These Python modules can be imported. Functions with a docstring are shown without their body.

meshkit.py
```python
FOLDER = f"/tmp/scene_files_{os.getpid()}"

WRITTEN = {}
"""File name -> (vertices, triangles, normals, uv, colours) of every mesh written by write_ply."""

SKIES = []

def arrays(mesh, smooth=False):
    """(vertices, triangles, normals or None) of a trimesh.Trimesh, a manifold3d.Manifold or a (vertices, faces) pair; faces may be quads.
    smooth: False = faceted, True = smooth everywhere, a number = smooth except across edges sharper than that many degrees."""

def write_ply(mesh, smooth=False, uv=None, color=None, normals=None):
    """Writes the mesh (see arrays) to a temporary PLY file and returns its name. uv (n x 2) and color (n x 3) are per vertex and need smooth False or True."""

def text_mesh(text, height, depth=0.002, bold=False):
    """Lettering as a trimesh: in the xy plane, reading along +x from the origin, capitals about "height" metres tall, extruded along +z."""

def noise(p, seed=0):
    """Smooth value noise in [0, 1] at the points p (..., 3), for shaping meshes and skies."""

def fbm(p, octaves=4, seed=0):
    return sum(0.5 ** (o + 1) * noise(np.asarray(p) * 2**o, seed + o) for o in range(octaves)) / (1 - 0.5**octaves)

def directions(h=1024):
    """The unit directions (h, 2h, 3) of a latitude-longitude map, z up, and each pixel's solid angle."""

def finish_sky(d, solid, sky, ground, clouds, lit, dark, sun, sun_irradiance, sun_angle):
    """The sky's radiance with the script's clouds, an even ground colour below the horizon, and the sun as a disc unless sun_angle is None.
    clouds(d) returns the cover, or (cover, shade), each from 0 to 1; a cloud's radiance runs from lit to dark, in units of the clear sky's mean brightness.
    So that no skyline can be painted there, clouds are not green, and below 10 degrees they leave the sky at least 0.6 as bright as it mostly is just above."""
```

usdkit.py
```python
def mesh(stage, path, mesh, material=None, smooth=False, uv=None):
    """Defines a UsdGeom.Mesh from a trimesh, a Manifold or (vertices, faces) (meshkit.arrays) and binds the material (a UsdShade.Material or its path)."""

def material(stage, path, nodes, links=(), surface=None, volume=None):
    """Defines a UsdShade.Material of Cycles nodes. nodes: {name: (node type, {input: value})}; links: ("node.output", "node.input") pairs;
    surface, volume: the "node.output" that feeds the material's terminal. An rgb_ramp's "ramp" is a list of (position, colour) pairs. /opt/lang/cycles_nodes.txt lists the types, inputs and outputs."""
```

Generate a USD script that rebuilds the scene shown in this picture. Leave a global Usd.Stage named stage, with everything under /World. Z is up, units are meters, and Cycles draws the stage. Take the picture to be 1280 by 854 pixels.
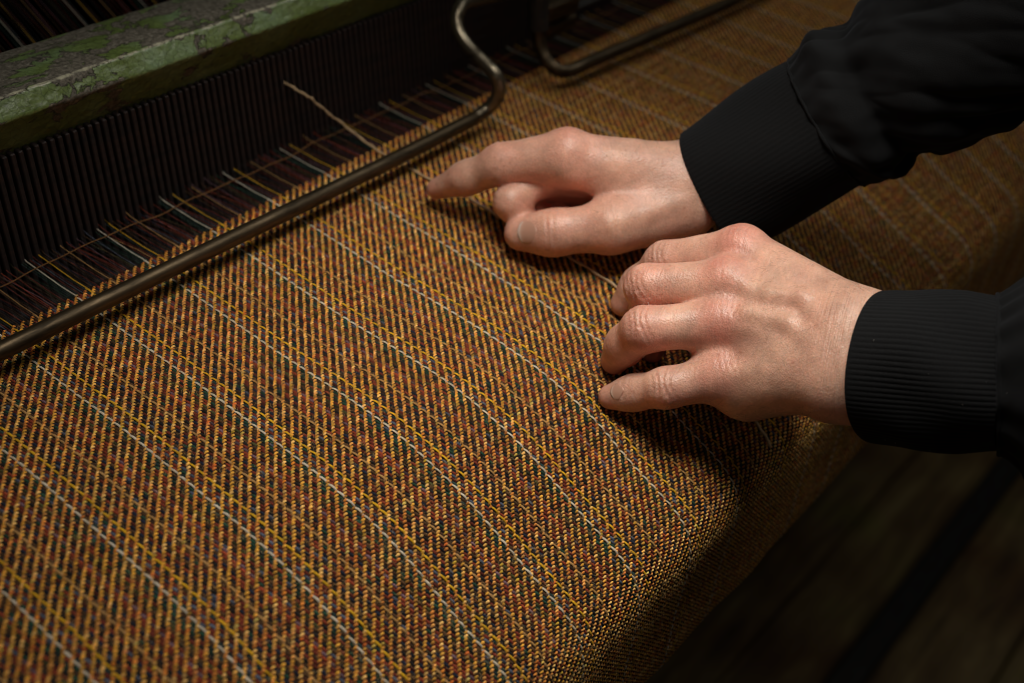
import math, random
import numpy as np, trimesh, usdkit, meshkit
from meshkit import fbm, noise
from pxr import Usd, UsdGeom, UsdLux, UsdShade, Sdf, Gf, Vt

random.seed(7)
RNG = np.random.default_rng(7)
stage = Usd.Stage.CreateInMemory()
UsdGeom.SetStageUpAxis(stage, UsdGeom.Tokens.z)
UsdGeom.SetStageMetersPerUnit(stage, 1.0)
W = UsdGeom.Xform.Define(stage, '/World')
stage.SetDefaultPrim(W.GetPrim())
UsdGeom.Scope.Define(stage, '/World/Looks')

# ------------------------------------------------------------------ camera, lamps, exposure
# world: x along the weft (to the right), y along the warp (away from the weaver), z up, cloth at z = 0
CAM_M = [[0.6268250728, -0.427455318, 0.6514386228], [-0.7697102182, -0.4695313048, 0.4325350087], [0.1209814368, -0.7725427529, -0.6233307204]]
CAM_C = [-0.4773742765, -0.1960193165, 0.4114489369]
cam = UsdGeom.Camera.Define(stage, '/World/camera')
R = np.array(CAM_M)
mat = np.eye(4)
mat[0, :3], mat[1, :3], mat[2, :3], mat[3, :3] = R[:, 0], -R[:, 1], -R[:, 2], CAM_C
cam.AddTransformOp().Set(Gf.Matrix4d(mat.tolist()))
cam.CreateHorizontalApertureAttr(36.0)
cam.CreateVerticalApertureAttr(36.0 * 683 / 1024)
cam.CreateFocalLengthAttr(36.0 * 1588 / 1280)
cam.CreateFocusDistanceAttr(0.615)
cam.CreateFStopAttr(5.6)
cam.CreateClippingRangeAttr(Gf.Vec2f(0.02, 50))
cam.CreateExposureAttr(0.0)


def look_at(prim, src, dst):
    src, dst = np.array(src, float), np.array(dst, float)
    z = src - dst
    z /= np.linalg.norm(z)
    x = np.cross([0, 1, 0.01], z)
    x /= np.linalg.norm(x)
    y = np.cross(z, x)
    m = np.eye(4)
    m[0, :3], m[1, :3], m[2, :3], m[3, :3] = x, y, z, src
    UsdGeom.Xformable(prim).AddTransformOp().Set(Gf.Matrix4d(m.tolist()))


lamp = UsdLux.SphereLight.Define(stage, '/World/loom_lamp_light')
lamp.CreateRadiusAttr(0.13)
lamp.CreateIntensityAttr(21.0)
lamp.CreateColorAttr(Gf.Vec3f(1.0, 0.95, 0.86))
look_at(lamp.GetPrim(), (-0.07, 0.07, 0.58), (-0.080, 0.020, 0.0))
shaping = UsdLux.ShapingAPI.Apply(lamp.GetPrim())
shaping.CreateShapingConeAngleAttr(36.0)
shaping.CreateShapingConeSoftnessAttr(1.0)
window = UsdLux.RectLight.Define(stage, '/World/window_light')
window.CreateWidthAttr(0.40)
window.CreateHeightAttr(0.30)
window.CreateIntensityAttr(1.9)
window.CreateColorAttr(Gf.Vec3f(0.86, 0.96, 1.0))
look_at(window.GetPrim(), (0.65, 0.12, 1.05), (0.0, 0.2, 0.0))
fill = UsdLux.RectLight.Define(stage, '/World/room_light')
fill.CreateWidthAttr(1.2)
fill.CreateHeightAttr(1.2)
fill.CreateIntensityAttr(0.8)
fill.CreateColorAttr(Gf.Vec3f(1.0, 0.96, 0.86))
look_at(fill.GetPrim(), (0.8, -0.18, 1.4), (0.5, -0.10, -0.8))


bounce = UsdLux.RectLight.Define(stage, '/World/room_light_001')
bounce.CreateWidthAttr(1.0)
bounce.CreateHeightAttr(1.0)
bounce.CreateIntensityAttr(0.22)
bounce.CreateColorAttr(Gf.Vec3f(1.0, 0.96, 0.84))
look_at(bounce.GetPrim(), (-1.3, -0.5, 0.9), (-0.1, 0.2, 0.0))


# ------------------------------------------------------------------ helpers
USED = {}


def numbered(path):
    n = USED.get(path, 0)
    USED[path] = n + 1
    return path if n == 0 else '%s_%03d' % (path, n)


def data(prim, **kw):
    for k, v in kw.items():
        if v:
            prim.SetCustomDataByKey(k, v)


def thing(name, label, category, loc=None, group=None):
    path = numbered('/World/' + name)
    x = UsdGeom.Xform.Define(stage, path)
    if loc is not None:
        x.AddTranslateOp().Set(Gf.Vec3d(*map(float, loc)))
    data(x.GetPrim(), label=label, category=category, group=group)
    return path


def part(parent, name, mesh, mat, smooth=30, color=None, extra=None, label=None, kind=None, origin=None):
    path = numbered(parent + '/' + name)
    if isinstance(mesh, (tuple, list)):
        v, f = np.asarray(mesh[0], float), np.asarray(mesh[1], int)
    else:
        v, f = np.asarray(mesh.vertices, float), np.asarray(mesh.faces, int)
    if origin is not None:
        v = v - np.asarray(origin)
    m = usdkit.mesh(stage, path, (v, f), mat, smooth)
    api = UsdGeom.PrimvarsAPI(m)
    if color is not None:
        api.CreatePrimvar('tint', Sdf.ValueTypeNames.Color3fArray, 'vertex').Set(Vt.Vec3fArray.FromNumpy(np.asarray(color, np.float32)))
    for k, a in (extra or {}).items():
        api.CreatePrimvar(k, Sdf.ValueTypeNames.FloatArray, 'vertex').Set(Vt.FloatArray.FromNumpy(np.asarray(a, np.float32)))
    data(m.GetPrim(), label=label, kind=kind)
    return path


def box(a, b, bevel=0.0):
    a, b = np.minimum(a, b), np.maximum(a, b)
    if bevel <= 0:
        m = trimesh.creation.box(b - a)
        m.apply_translation((a + b) / 2)
        return m
    pts = []
    for i in range(3):
        s = np.full(3, bevel)
        s[i] = 0
        for q in np.ndindex(2, 2, 2):
            pts.append(np.where(q, b - s, a + s))
    return trimesh.convex.convex_hull(np.array(pts))


def catmull(P, n):
    P = np.asarray(P, float)
    P = np.vstack([2 * P[0] - P[1], P, 2 * P[-1] - P[-2]])
    out = []
    for i in range(1, len(P) - 2):
        t = np.linspace(0, 1, n, endpoint=False)[:, None]
        a, b, c, d = P[i - 1:i + 3]
        out.append(0.5 * (2 * b + (c - a) * t + (2 * a - 5 * b + 4 * c - d) * t ** 2 + (3 * b - a - 3 * c + d) * t ** 3))
    out.append(P[-2][None])
    return np.vstack(out)


def frames(P, ref=(0, 0, 1)):
    T = np.gradient(P, axis=0)
    T /= np.linalg.norm(T, axis=1, keepdims=True)
    U = np.zeros_like(P)
    u = np.array(ref, float)
    for i in range(len(P)):
        u = u - T[i] * (u @ T[i])
        u /= np.linalg.norm(u)
        U[i] = u
    return T, U, np.cross(T, U)


def grid_faces(n, m, wrap=False):
    i, j = np.meshgrid(np.arange(n - 1), np.arange(m if wrap else m - 1), indexing='ij')
    k = (j + 1) % m
    q = np.stack([i * m + j, (i + 1) * m + j, (i + 1) * m + k, i * m + k], -1).reshape(-1, 4)
    return np.vstack([q[:, [0, 1, 2]], q[:, [0, 2, 3]]])


def tube(P, r, sides=10, ref=(0, 0, 1), caps=True):
    P = np.asarray(P, float)
    r = np.broadcast_to(np.asarray(r, float), (len(P),))
    T, U, V = frames(P, ref)
    a = np.linspace(0, 2 * np.pi, sides, endpoint=False)
    v = P[:, None] + r[:, None, None] * (np.cos(a)[None, :, None] * U[:, None] + np.sin(a)[None, :, None] * V[:, None])
    f = grid_faces(len(P), sides, True)
    v = v.reshape(-1, 3)
    if caps:
        n = len(v)
        v = np.vstack([v, P[:1], P[-1:]])
        j = np.arange(sides)
        k = (j + 1) % sides
        f = np.vstack([f, np.stack([np.full(sides, n), j, k], 1), np.stack([np.full(sides, n + 1), (len(P) - 1) * sides + k, (len(P) - 1) * sides + j], 1)])
    return v, f


def merge(items):
    vs, fs, n = [], [], 0
    for v, f in items:
        vs.append(v)
        fs.append(np.asarray(f) + n)
        n += len(v)
    return np.vstack(vs), np.vstack(fs)


def surface_nets(F, origin, h):
    """Vertices and triangles of the zero level of the grid F."""
    S = F < 0
    nx, ny, nz = F.shape
    c = np.zeros((nx - 1, ny - 1, nz - 1), np.int8)
    for d in np.ndindex(2, 2, 2):
        c += S[d[0]:nx - 1 + d[0], d[1]:ny - 1 + d[1], d[2]:nz - 1 + d[2]]
    act = (c > 0) & (c < 8)
    idx = np.full(act.shape, -1, np.int64)
    A = np.argwhere(act)
    idx[tuple(A.T)] = np.arange(len(A))
    tot, cnt = np.zeros((len(A), 3)), np.zeros(len(A))
    for ax in range(3):
        for d in np.ndindex(2, 2):
            o = np.insert(np.array(d), ax, 0)
            e = np.zeros(3, int)
            e[ax] = 1
            p, q = A + o, A + o + e
            a, b = F[tuple(p.T)], F[tuple(q.T)]
            ok = (a < 0) != (b < 0)
            t = np.where(ok, a / np.where(ok, a - b, 1), 0)
            tot += np.where(ok[:, None], o + e * t[:, None], 0)
            cnt += ok
    v = origin + h * (A + tot / cnt[:, None])
    faces = []
    for ax in range(3):
        b, c2 = (ax + 1) % 3, (ax + 2) % 3
        lo = [slice(1, -1)] * 3
        hi = [slice(1, -1)] * 3
        lo[ax], hi[ax] = slice(0, -1), slice(1, None)
        s0, s1 = S[tuple(lo)], S[tuple(hi)]
        off = np.array([1, 1, 1])
        off[ax] = 0
        for flag in (False, True):
            E = np.argwhere((s0 != s1) & (s0 == flag)) + off
            if not len(E):
                continue
            eb, ec = np.zeros(3, int), np.zeros(3, int)
            eb[b], ec[c2] = 1, 1
            q = [idx[tuple((E - x).T)] for x in (eb * 0, eb, eb + ec, ec)]
            q = np.stack(q if flag else q[::-1], 1)
            faces += [q[:, [0, 1, 2]], q[:, [0, 2, 3]]]
    return v, np.vstack(faces)


# ------------------------------------------------------------------ materials
def mat(name, nodes, links, surface='p.BSDF'):
    return usdkit.material(stage, '/World/Looks/' + name, nodes, links, surface=surface)


YARN = mat('wool_yarn', {
    'a': ('attribute', {'attribute': 'tint'}),
    'g': ('geometry', {}),
    'n': ('noise_texture', {'scale': 2600.0, 'detail': 2.0}),
    'r': ('map_range', {'from_min': 0.25, 'from_max': 0.75, 'to_min': 0.6, 'to_max': 1.3}),
    'm': ('mix', {'mix_type': 'multiply', 'fac': 1.0}),
    'b': ('bump', {'strength': 0.6, 'distance': 0.00025}),
    'p': ('principled_bsdf', {'roughness': 0.85, 'specular_ior_level': 0.25, 'sheen_weight': 0.12, 'sheen_roughness': 0.4})},
    [('g.position', 'n.vector'), ('n.fac', 'r.value'), ('a.color', 'm.color1'), ('r.result', 'm.color2'), ('m.color', 'p.base_color'),
     ('n.fac', 'b.height'), ('b.normal', 'p.normal')])
BACKING = mat('cloth_core', {'g': ('geometry', {}), 'n': ('noise_texture', {'scale': 900.0}),
                             'c': ('rgb_ramp', {'ramp': [(0.3, (0.012, 0.008, 0.006)), (0.7, (0.04, 0.022, 0.010))]}),
                             'p': ('principled_bsdf', {'roughness': 0.95, 'specular_ior_level': 0.1})},
              [('g.position', 'n.vector'), ('n.fac', 'c.fac'), ('c.color', 'p.base_color')])


def metal(name, dark, light, rough0, rough1, metallic=0.85):
    return mat(name, {
        'g': ('geometry', {}), 'mp': ('mapping', {'scale': (0.15, 1.0, 1.0)}),
        'n': ('noise_texture', {'scale': 220.0, 'detail': 5.0, 'roughness': 0.65}),
        'c': ('rgb_ramp', {'ramp': [(0.35, dark), (0.62, light)]}),
        'r': ('map_range', {'from_min': 0.3, 'from_max': 0.7, 'to_min': rough1, 'to_max': rough0}),
        'b': ('bump', {'strength': 0.15, 'distance': 0.0004}),
        'p': ('principled_bsdf', {'metallic': metallic})},
        [('g.position', 'mp.vector'), ('mp.vector', 'n.vector'), ('n.fac', 'c.fac'), ('c.color', 'p.base_color'), ('n.fac', 'r.value'),
         ('r.result', 'p.roughness'), ('n.fac', 'b.height'), ('b.normal', 'p.normal')])


GUARD = metal('browned_steel', (0.025, 0.018, 0.010), (0.10, 0.070, 0.040), 0.32, 0.58)
BRIGHT = metal('polished_steel', (0.06, 0.048, 0.032), (0.24, 0.20, 0.14), 0.20, 0.42)
DARKMETAL = metal('dark_iron', (0.012, 0.011, 0.010), (0.03, 0.027, 0.023), 0.5, 0.75, 0.3)
REED = metal('reed_steel', (0.007, 0.0035, 0.003), (0.022, 0.009, 0.007), 0.6, 0.8, 0.1)
PAINT = mat('chipped_green_paint', {
    'w': ('attribute', {'attribute': 'wear'}), 'rg': ('attribute', {'attribute': 'ridge'}), 'g': ('geometry', {}),
    'mp': ('mapping', {'scale': (0.62, 1.0, 1.0)}),
    'n1': ('noise_texture', {'scale': 62.0, 'detail': 9.0, 'roughness': 0.66, 'distortion': 0.35}),
    'sub': ('math', {'math_type': 'subtract'}),
    'mask': ('rgb_ramp', {'ramp': [(0.0, (0, 0, 0)), (0.492, (0, 0, 0)), (0.506, (1, 1, 1)), (1.0, (1, 1, 1))]}),
    'line': ('rgb_ramp', {'ramp': [(0.0, (1, 1, 1)), (0.478, (1, 1, 1)), (0.493, (0.16, 0.16, 0.14)), (0.505, (1, 1, 1)), (1.0, (1, 1, 1))]}),
    'n2': ('noise_texture', {'scale': 24.0, 'detail': 4.0, 'roughness': 0.6}),
    'n3': ('noise_texture', {'scale': 430.0, 'detail': 6.0, 'roughness': 0.7}),
    'n4': ('noise_texture', {'scale': 150.0, 'detail': 3.0, 'roughness': 0.55}),
    'crk': ('voronoi_texture', {'scale': 170.0, 'feature': 'distance_to_edge'}),
    'crm': ('rgb_ramp', {'ramp': [(0.0, (0.45, 0.45, 0.4)), (0.05, (1, 1, 1)), (1.0, (1, 1, 1))]}),
    'grn': ('rgb_ramp', {'ramp': [(0.3, (0.11, 0.15, 0.035)), (0.5, (0.15, 0.205, 0.065)), (0.7, (0.19, 0.27, 0.135))]}),
    'bar': ('rgb_ramp', {'ramp': [(0.30, (0.055, 0.045, 0.032)), (0.50, (0.125, 0.108, 0.080)), (0.66, (0.20, 0.18, 0.14)), (0.78, (0.34, 0.31, 0.25))]}),
    'pale': ('color', {'value': (0.46, 0.43, 0.30)}),
    'mx': ('mix', {'mix_type': 'mix'}), 'ml': ('mix', {'mix_type': 'multiply', 'fac': 1.0}), 'mc': ('mix', {'mix_type': 'multiply', 'fac': 0.7}),
    'rm': ('math', {'math_type': 'multiply'}), 'rr': ('rgb_ramp', {'ramp': [(0.36, (0, 0, 0)), (0.52, (1, 1, 1))]}), 'mp2': ('mix', {'mix_type': 'mix'}),
    'v': ('map_range', {'from_min': 0.3, 'from_max': 0.7, 'to_min': 0.7, 'to_max': 1.25}), 'mv': ('mix', {'mix_type': 'multiply', 'fac': 1.0}),
    'ro': ('map_range', {'from_min': 0.0, 'from_max': 1.0, 'to_min': 0.75, 'to_max': 0.30}),
    'b1': ('bump', {'strength': 0.8, 'distance': 0.0007}), 'b2': ('bump', {'strength': 0.55, 'distance': 0.0018}), 'b3': ('bump', {'strength': 0.4, 'distance': 0.0005}),
    'p': ('principled_bsdf', {'specular_ior_level': 0.5})},
    [('g.position', 'mp.vector'), ('mp.vector', 'n1.vector'), ('g.position', 'n2.vector'), ('g.position', 'n3.vector'), ('g.position', 'n4.vector'), ('g.position', 'crk.vector'),
     ('n1.fac', 'sub.value1'), ('w.fac', 'sub.value2'), ('sub.value', 'mask.fac'), ('sub.value', 'line.fac'), ('n2.fac', 'grn.fac'), ('n3.fac', 'bar.fac'), ('crk.distance', 'crm.fac'),
     ('grn.color', 'mc.color1'), ('crm.color', 'mc.color2'), ('mask.color', 'mx.fac'), ('bar.color', 'mx.color1'), ('mc.color', 'mx.color2'), ('mx.color', 'ml.color1'), ('line.color', 'ml.color2'),
     ('rg.fac', 'rm.value1'), ('n4.fac', 'rm.value2'), ('rm.value', 'rr.fac'), ('rr.color', 'mp2.fac'), ('ml.color', 'mp2.color1'), ('pale.color', 'mp2.color2'),
     ('n3.fac', 'v.value'), ('mp2.color', 'mv.color1'), ('v.result', 'mv.color2'), ('mv.color', 'p.base_color'), ('mask.color', 'ro.value'), ('ro.result', 'p.roughness'),
     ('mask.color', 'b1.height'), ('n4.fac', 'b2.height'), ('n3.fac', 'b3.height'), ('b1.normal', 'b2.normal'), ('b2.normal', 'b3.normal'), ('b3.normal', 'p.normal')])
WOOD = mat('grimy_floor_wood', {
    'g': ('geometry', {}), 'mp': ('mapping', {'scale': (1.5, 14.0, 14.0)}), 'o': ('object_info', {}),
    'n': ('noise_texture', {'scale': 4.0, 'detail': 6.0, 'roughness': 0.65, 'distortion': 0.6}),
    'n2': ('noise_texture', {'scale': 7.0, 'detail': 3.0}),
    'c': ('rgb_ramp', {'ramp': [(0.3, (0.07, 0.044, 0.016)), (0.55, (0.20, 0.135, 0.05)), (0.75, (0.32, 0.25, 0.10))]}),
    'c2': ('rgb_ramp', {'ramp': [(0.35, (0.55, 0.4, 0.3)), (0.6, (1.0, 1.0, 1.0)), (0.75, (0.9, 1.1, 0.7))]}),
    'm': ('mix', {'mix_type': 'multiply', 'fac': 1.0}),
    'b': ('bump', {'strength': 0.4, 'distance': 0.003}),
    'p': ('principled_bsdf', {'roughness': 0.7})},
    [('g.position', 'mp.vector'), ('mp.vector', 'n.vector'), ('g.position', 'n2.vector'), ('n.fac', 'c.fac'), ('n2.fac', 'c2.fac'),
     ('c.color', 'm.color1'), ('c2.color', 'm.color2'), ('m.color', 'p.base_color'), ('n.fac', 'b.height'), ('b.normal', 'p.normal')])
SKIN = mat('skin', {
    'a': ('attribute', {'attribute': 'tint'}), 'g': ('geometry', {}),
    'wk': ('attribute', {'attribute': 'wrinkle'}), 'al': ('attribute', {'attribute': 'along'}),
    'n1': ('noise_texture', {'scale': 90.0, 'detail': 4.0, 'roughness': 0.6}),
    'n2': ('voronoi_texture', {'scale': 1100.0}),
    'n3': ('noise_texture', {'scale': 700.0, 'detail': 3.0, 'roughness': 0.6}),
    'r': ('map_range', {'from_min': 0.3, 'from_max': 0.7, 'to_min': 0.84, 'to_max': 1.14}),
    'r3': ('map_range', {'from_min': 0.3, 'from_max': 0.7, 'to_min': 0.90, 'to_max': 1.08}),
    'm': ('mix', {'mix_type': 'multiply', 'fac': 1.0}), 'm3': ('mix', {'mix_type': 'multiply', 'fac': 1.0}),
    'cx': ('combine_xyz', {'y': 0.0, 'z': 0.0}),
    'mp': ('mapping', {'scale': (45.0, 45.0, 45.0)}),
    'ad': ('mix_vector', {'fac': 0.5, 'use_clamp': False}),
    'wn': ('noise_texture', {'scale': 1.0, 'detail': 3.0, 'roughness': 0.6}),
    'wm': ('math', {'math_type': 'multiply'}),
    'b1': ('bump', {'strength': 0.35, 'distance': 0.0004}),
    'b2': ('bump', {'strength': 0.22, 'distance': 0.0005}),
    'b3': ('bump', {'strength': 0.8, 'distance': 0.0011}),
    'p': ('principled_bsdf', {'roughness': 0.39, 'specular_ior_level': 0.5, 'subsurface_weight': 0.25, 'subsurface_scale': 0.003, 'subsurface_radius': (1.0, 0.35, 0.2), 'subsurface_method': 'random_walk'})},
    [('g.position', 'n1.vector'), ('g.position', 'n2.vector'), ('g.position', 'n3.vector'), ('n1.fac', 'r.value'), ('a.color', 'm.color1'), ('r.result', 'm.color2'),
     ('n3.fac', 'r3.value'), ('m.color', 'm3.color1'), ('r3.result', 'm3.color2'), ('m3.color', 'p.base_color'),
     ('al.fac', 'cx.x'), ('g.position', 'mp.vector'), ('mp.vector', 'ad.a'), ('cx.vector', 'ad.b'), ('ad.result', 'wn.vector'),
     ('wn.fac', 'wm.value1'), ('wk.fac', 'wm.value2'),
     ('n2.distance', 'b1.height'), ('b1.normal', 'b2.normal'), ('n3.fac', 'b2.height'), ('b2.normal', 'b3.normal'), ('wm.value', 'b3.height'), ('b3.normal', 'p.normal')])
NAIL = mat('fingernail', {'a': ('attribute', {'attribute': 'tint'}), 'p': ('principled_bsdf', {'roughness': 0.28, 'subsurface_weight': 0.2, 'subsurface_scale': 0.002, 'subsurface_radius': (1.0, 0.4, 0.3)})},[('a.color', 'p.base_color')])
FABRIC = mat('black_jersey', {
    'g': ('geometry', {}), 'n': ('noise_texture', {'scale': 1500.0, 'detail': 3.0, 'roughness': 0.7}),
    'n2': ('noise_texture', {'scale': 40.0, 'detail': 3.0}),
    'c': ('rgb_ramp', {'ramp': [(0.3, (0.0020, 0.0022, 0.0024)), (0.7, (0.0075, 0.0075, 0.0082))]}),
    'b': ('bump', {'strength': 0.5, 'distance': 0.0006}),
    'p': ('principled_bsdf', {'roughness': 0.9, 'specular_ior_level': 0.2, 'sheen_weight': 0.035, 'sheen_roughness': 0.45, 'sheen_tint': (0.8, 0.85, 1.0)})},
    [('g.position', 'n.vector'), ('n.fac', 'c.fac'), ('c.color', 'p.base_color'), ('n.fac', 'b.height'), ('b.normal', 'p.normal')])

# ------------------------------------------------------------------ floor and the loom's beams
fl = numbered('/World/floor')
x0 = UsdGeom.Xform.Define(stage, fl)
data(x0.GetPrim(), kind='structure', label='dim brown board floor below the loom', category='')
FZ = -0.80
yb = 1.2
k = 0
while yb > -1.6:
    wd = 0.125
    part(fl, 'floor_board', box((-1.5, yb - wd + 0.003, FZ - 0.03), (3.2, yb, FZ + 0.0012 * math.sin(k * 2.3)), 0.0025), WOOD, 20)
    yb -= wd
    k += 1

rail = thing('floor_rail', 'dark iron rail running above the floor boards below the cloth', 'rail', (0.9, -0.043, FZ))
rr = box((-2.2, -0.061, FZ + 0.03), (3.0, -0.026, FZ + 0.055), 0.004)
part(rail, 'bar', rr, DARKMETAL, 25, origin=(0.9, -0.043, FZ))
for xx in (-0.6, 2.4):
    part(rail, 'foot', box((xx - 0.02, -0.058, FZ + 0.002), (xx + 0.02, -0.029, FZ + 0.029), 0.002), DARKMETAL, 25, origin=(0.9, -0.043, FZ))

# ------------------------------------------------------------------ cloth surface
PROF = np.array([(0.315, 0), (0.28, 0), (0.2, 0.0003), (0.15, 0.0004), (0.10, -0.0004), (0.085, -0.0012), (0.07, -0.003), (0.052, -0.0065), (0.04, -0.010), (0.03, -0.0137),
                 (0.015, -0.0203), (0.0, -0.0268), (-0.015, -0.0325), (-0.026, -0.0378), (-0.034, -0.0450), (-0.0385, -0.056), (-0.0405, -0.07), (-0.0415, -0.10), (-0.043, -0.135), (-0.040, -0.152),
                 (-0.028, -0.163), (-0.005, -0.168), (0.03, -0.170)])
_c = catmull(PROF, 24)
_s = np.concatenate([[0], np.cumsum(np.linalg.norm(np.diff(_c, axis=0), axis=1))])
_t = np.gradient(_c, axis=0) / np.gradient(_s)[:, None]
FELL_S = 0.315 - 0.269            # arc length at the fell, at x = 0
E_W, P_W = 0.0446 / 34, 0.00141   # spacing of warp ends and of picks
X_WHITE = -0.0076                 # one white end


def wrinkle(x, s):
    q = np.stack([x * 9, s * 14, np.zeros_like(x)], -1)
    big = (noise(q, 3) - 0.5) * 0.0036
    q2 = np.stack([x * 40 + s * 9, s * 22, np.zeros_like(x)], -1)
    w = np.clip((s - 0.07) / 0.08, 0, 1)
    out = (big + (noise(q2, 5) - 0.5) * 0.0010) * w
    # slack folds where the left hand presses, and the sag at the beam
    u = x * 0.86 + (s - 0.33) * 0.5
    out += 0.0022 * np.exp(-((u - 0.062) / 0.007) ** 2) * np.exp(-((s - 0.305) / 0.05) ** 2)
    out -= 0.0018 * np.exp(-((u - 0.045) / 0.009) ** 2) * np.exp(-((s - 0.300) / 0.05) ** 2)
    for dx, dsv in ((-0.0376, 0.2895), (-0.0180, 0.2745), (0.0075, 0.2835), (0.0196, 0.2490)):
        r2 = (x - dx) ** 2 + (s - dsv) ** 2
        out = out - 0.0016 * np.exp(-r2 / 0.0075 ** 2) + 0.0009 * np.exp(-((np.sqrt(r2) - 0.014) / 0.006) ** 2)
    pk_ = np.exp(-((x - 0.02) / 0.06) ** 2 - ((s - 0.235) / 0.045) ** 2)
    out = out + 0.0011 * pk_ * np.sin((x * 0.75 - (s - 0.235) * 0.66) * 2 * np.pi / 0.034 + 1.5 * np.sin(x * 40))
    ed = np.exp(-((s - 0.345) / 0.035) ** 2)
    out = out + ed * 0.0026 * (fbm(np.stack([x * 17, s * 6, np.zeros_like(x)], -1), 3, 15) - 0.5)
    drop = np.clip((s - 0.37) / 0.05, 0, 1)
    out += drop * 0.003 * (noise(np.stack([x * 26, s * 7, np.ones_like(x)], -1), 8) - 0.5)
    return out


def cloth(x, s, h=0.0):
    """Points of the cloth at weft position x and arc length s, h above the surface."""
    y, z = np.interp(s, _s, _c[:, 0]), np.interp(s, _s, _c[:, 1])
    ty, tz = np.interp(s, _s, _t[:, 0]), np.interp(s, _s, _t[:, 1])
    ln = np.hypot(ty, tz)
    ty, tz = ty / ln, tz / ln
    ny, nz = tz, -ty
    hh = h + wrinkle(x, s)
    return np.stack([x, y + ny * hh, z + nz * hh], -1)


# palette (real yarn colours, linear)
WARP_BASE = {'black': (0.014, 0.011, 0.011), 'navy': (0.010, 0.014, 0.030), 'brown': (0.065, 0.030, 0.012), 'oxblood': (0.135, 0.022, 0.011), 'red': (0.24, 0.040, 0.016),
             'green': (0.013, 0.046, 0.028), 'teal': (0.014, 0.032, 0.032), 'slate': (0.070, 0.080, 0.115), 'tan': (0.40, 0.22, 0.08), 'mauve': (0.13, 0.07, 0.09),
             'white': (0.56, 0.49, 0.39), 'yellow': (0.62, 0.34, 0.012), 'olive': (0.05, 0.048, 0.015)}
SEQ = ['white', 'teal', 'oxblood', 'slate', 'oxblood', 'teal', 'yellow', 'black', 'brown', 'navy', 'oxblood', 'black', 'brown', 'navy', 'oxblood', 'brown', 'tan', 'brown', 'black', 'oxblood', 'navy', 'brown',
       'oxblood', 'red', 'mauve', 'oxblood', 'black', 'brown', 'olive', 'oxblood', 'black', 'green', 'teal', 'green']
WEFT_COL = np.array([(0.76, 0.37, 0.050), (0.80, 0.42, 0.09), (0.70, 0.34, 0.04), (0.76, 0.34, 0.08), (0.62, 0.27, 0.04), (0.82, 0.48, 0.14), (0.66, 0.23, 0.04)])
X_LO, X_MID, X_HI = -0.40, 0.27, 0.95
I_LO, I_MID, I_HI = (int(round((x - X_WHITE) / E_W)) for x in (X_LO, X_MID, X_HI))
N_PICK = int((_s[-1] - FELL_S - 0.03) / P_W)


def end_x(i):
    return X_WHITE + i * E_W


def fell_s(x):
    return FELL_S - 0.02 * x


FADE_END = 240   # picks below this are on top of the beam or in the visible drop


def float_template(nu, nv):
    u, v = np.meshgrid(np.linspace(-1, 1, nu), np.linspace(-1, 1, nv), indexing='ij')
    return u.ravel(), v.ravel(), grid_faces(nu, nv)


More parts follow.
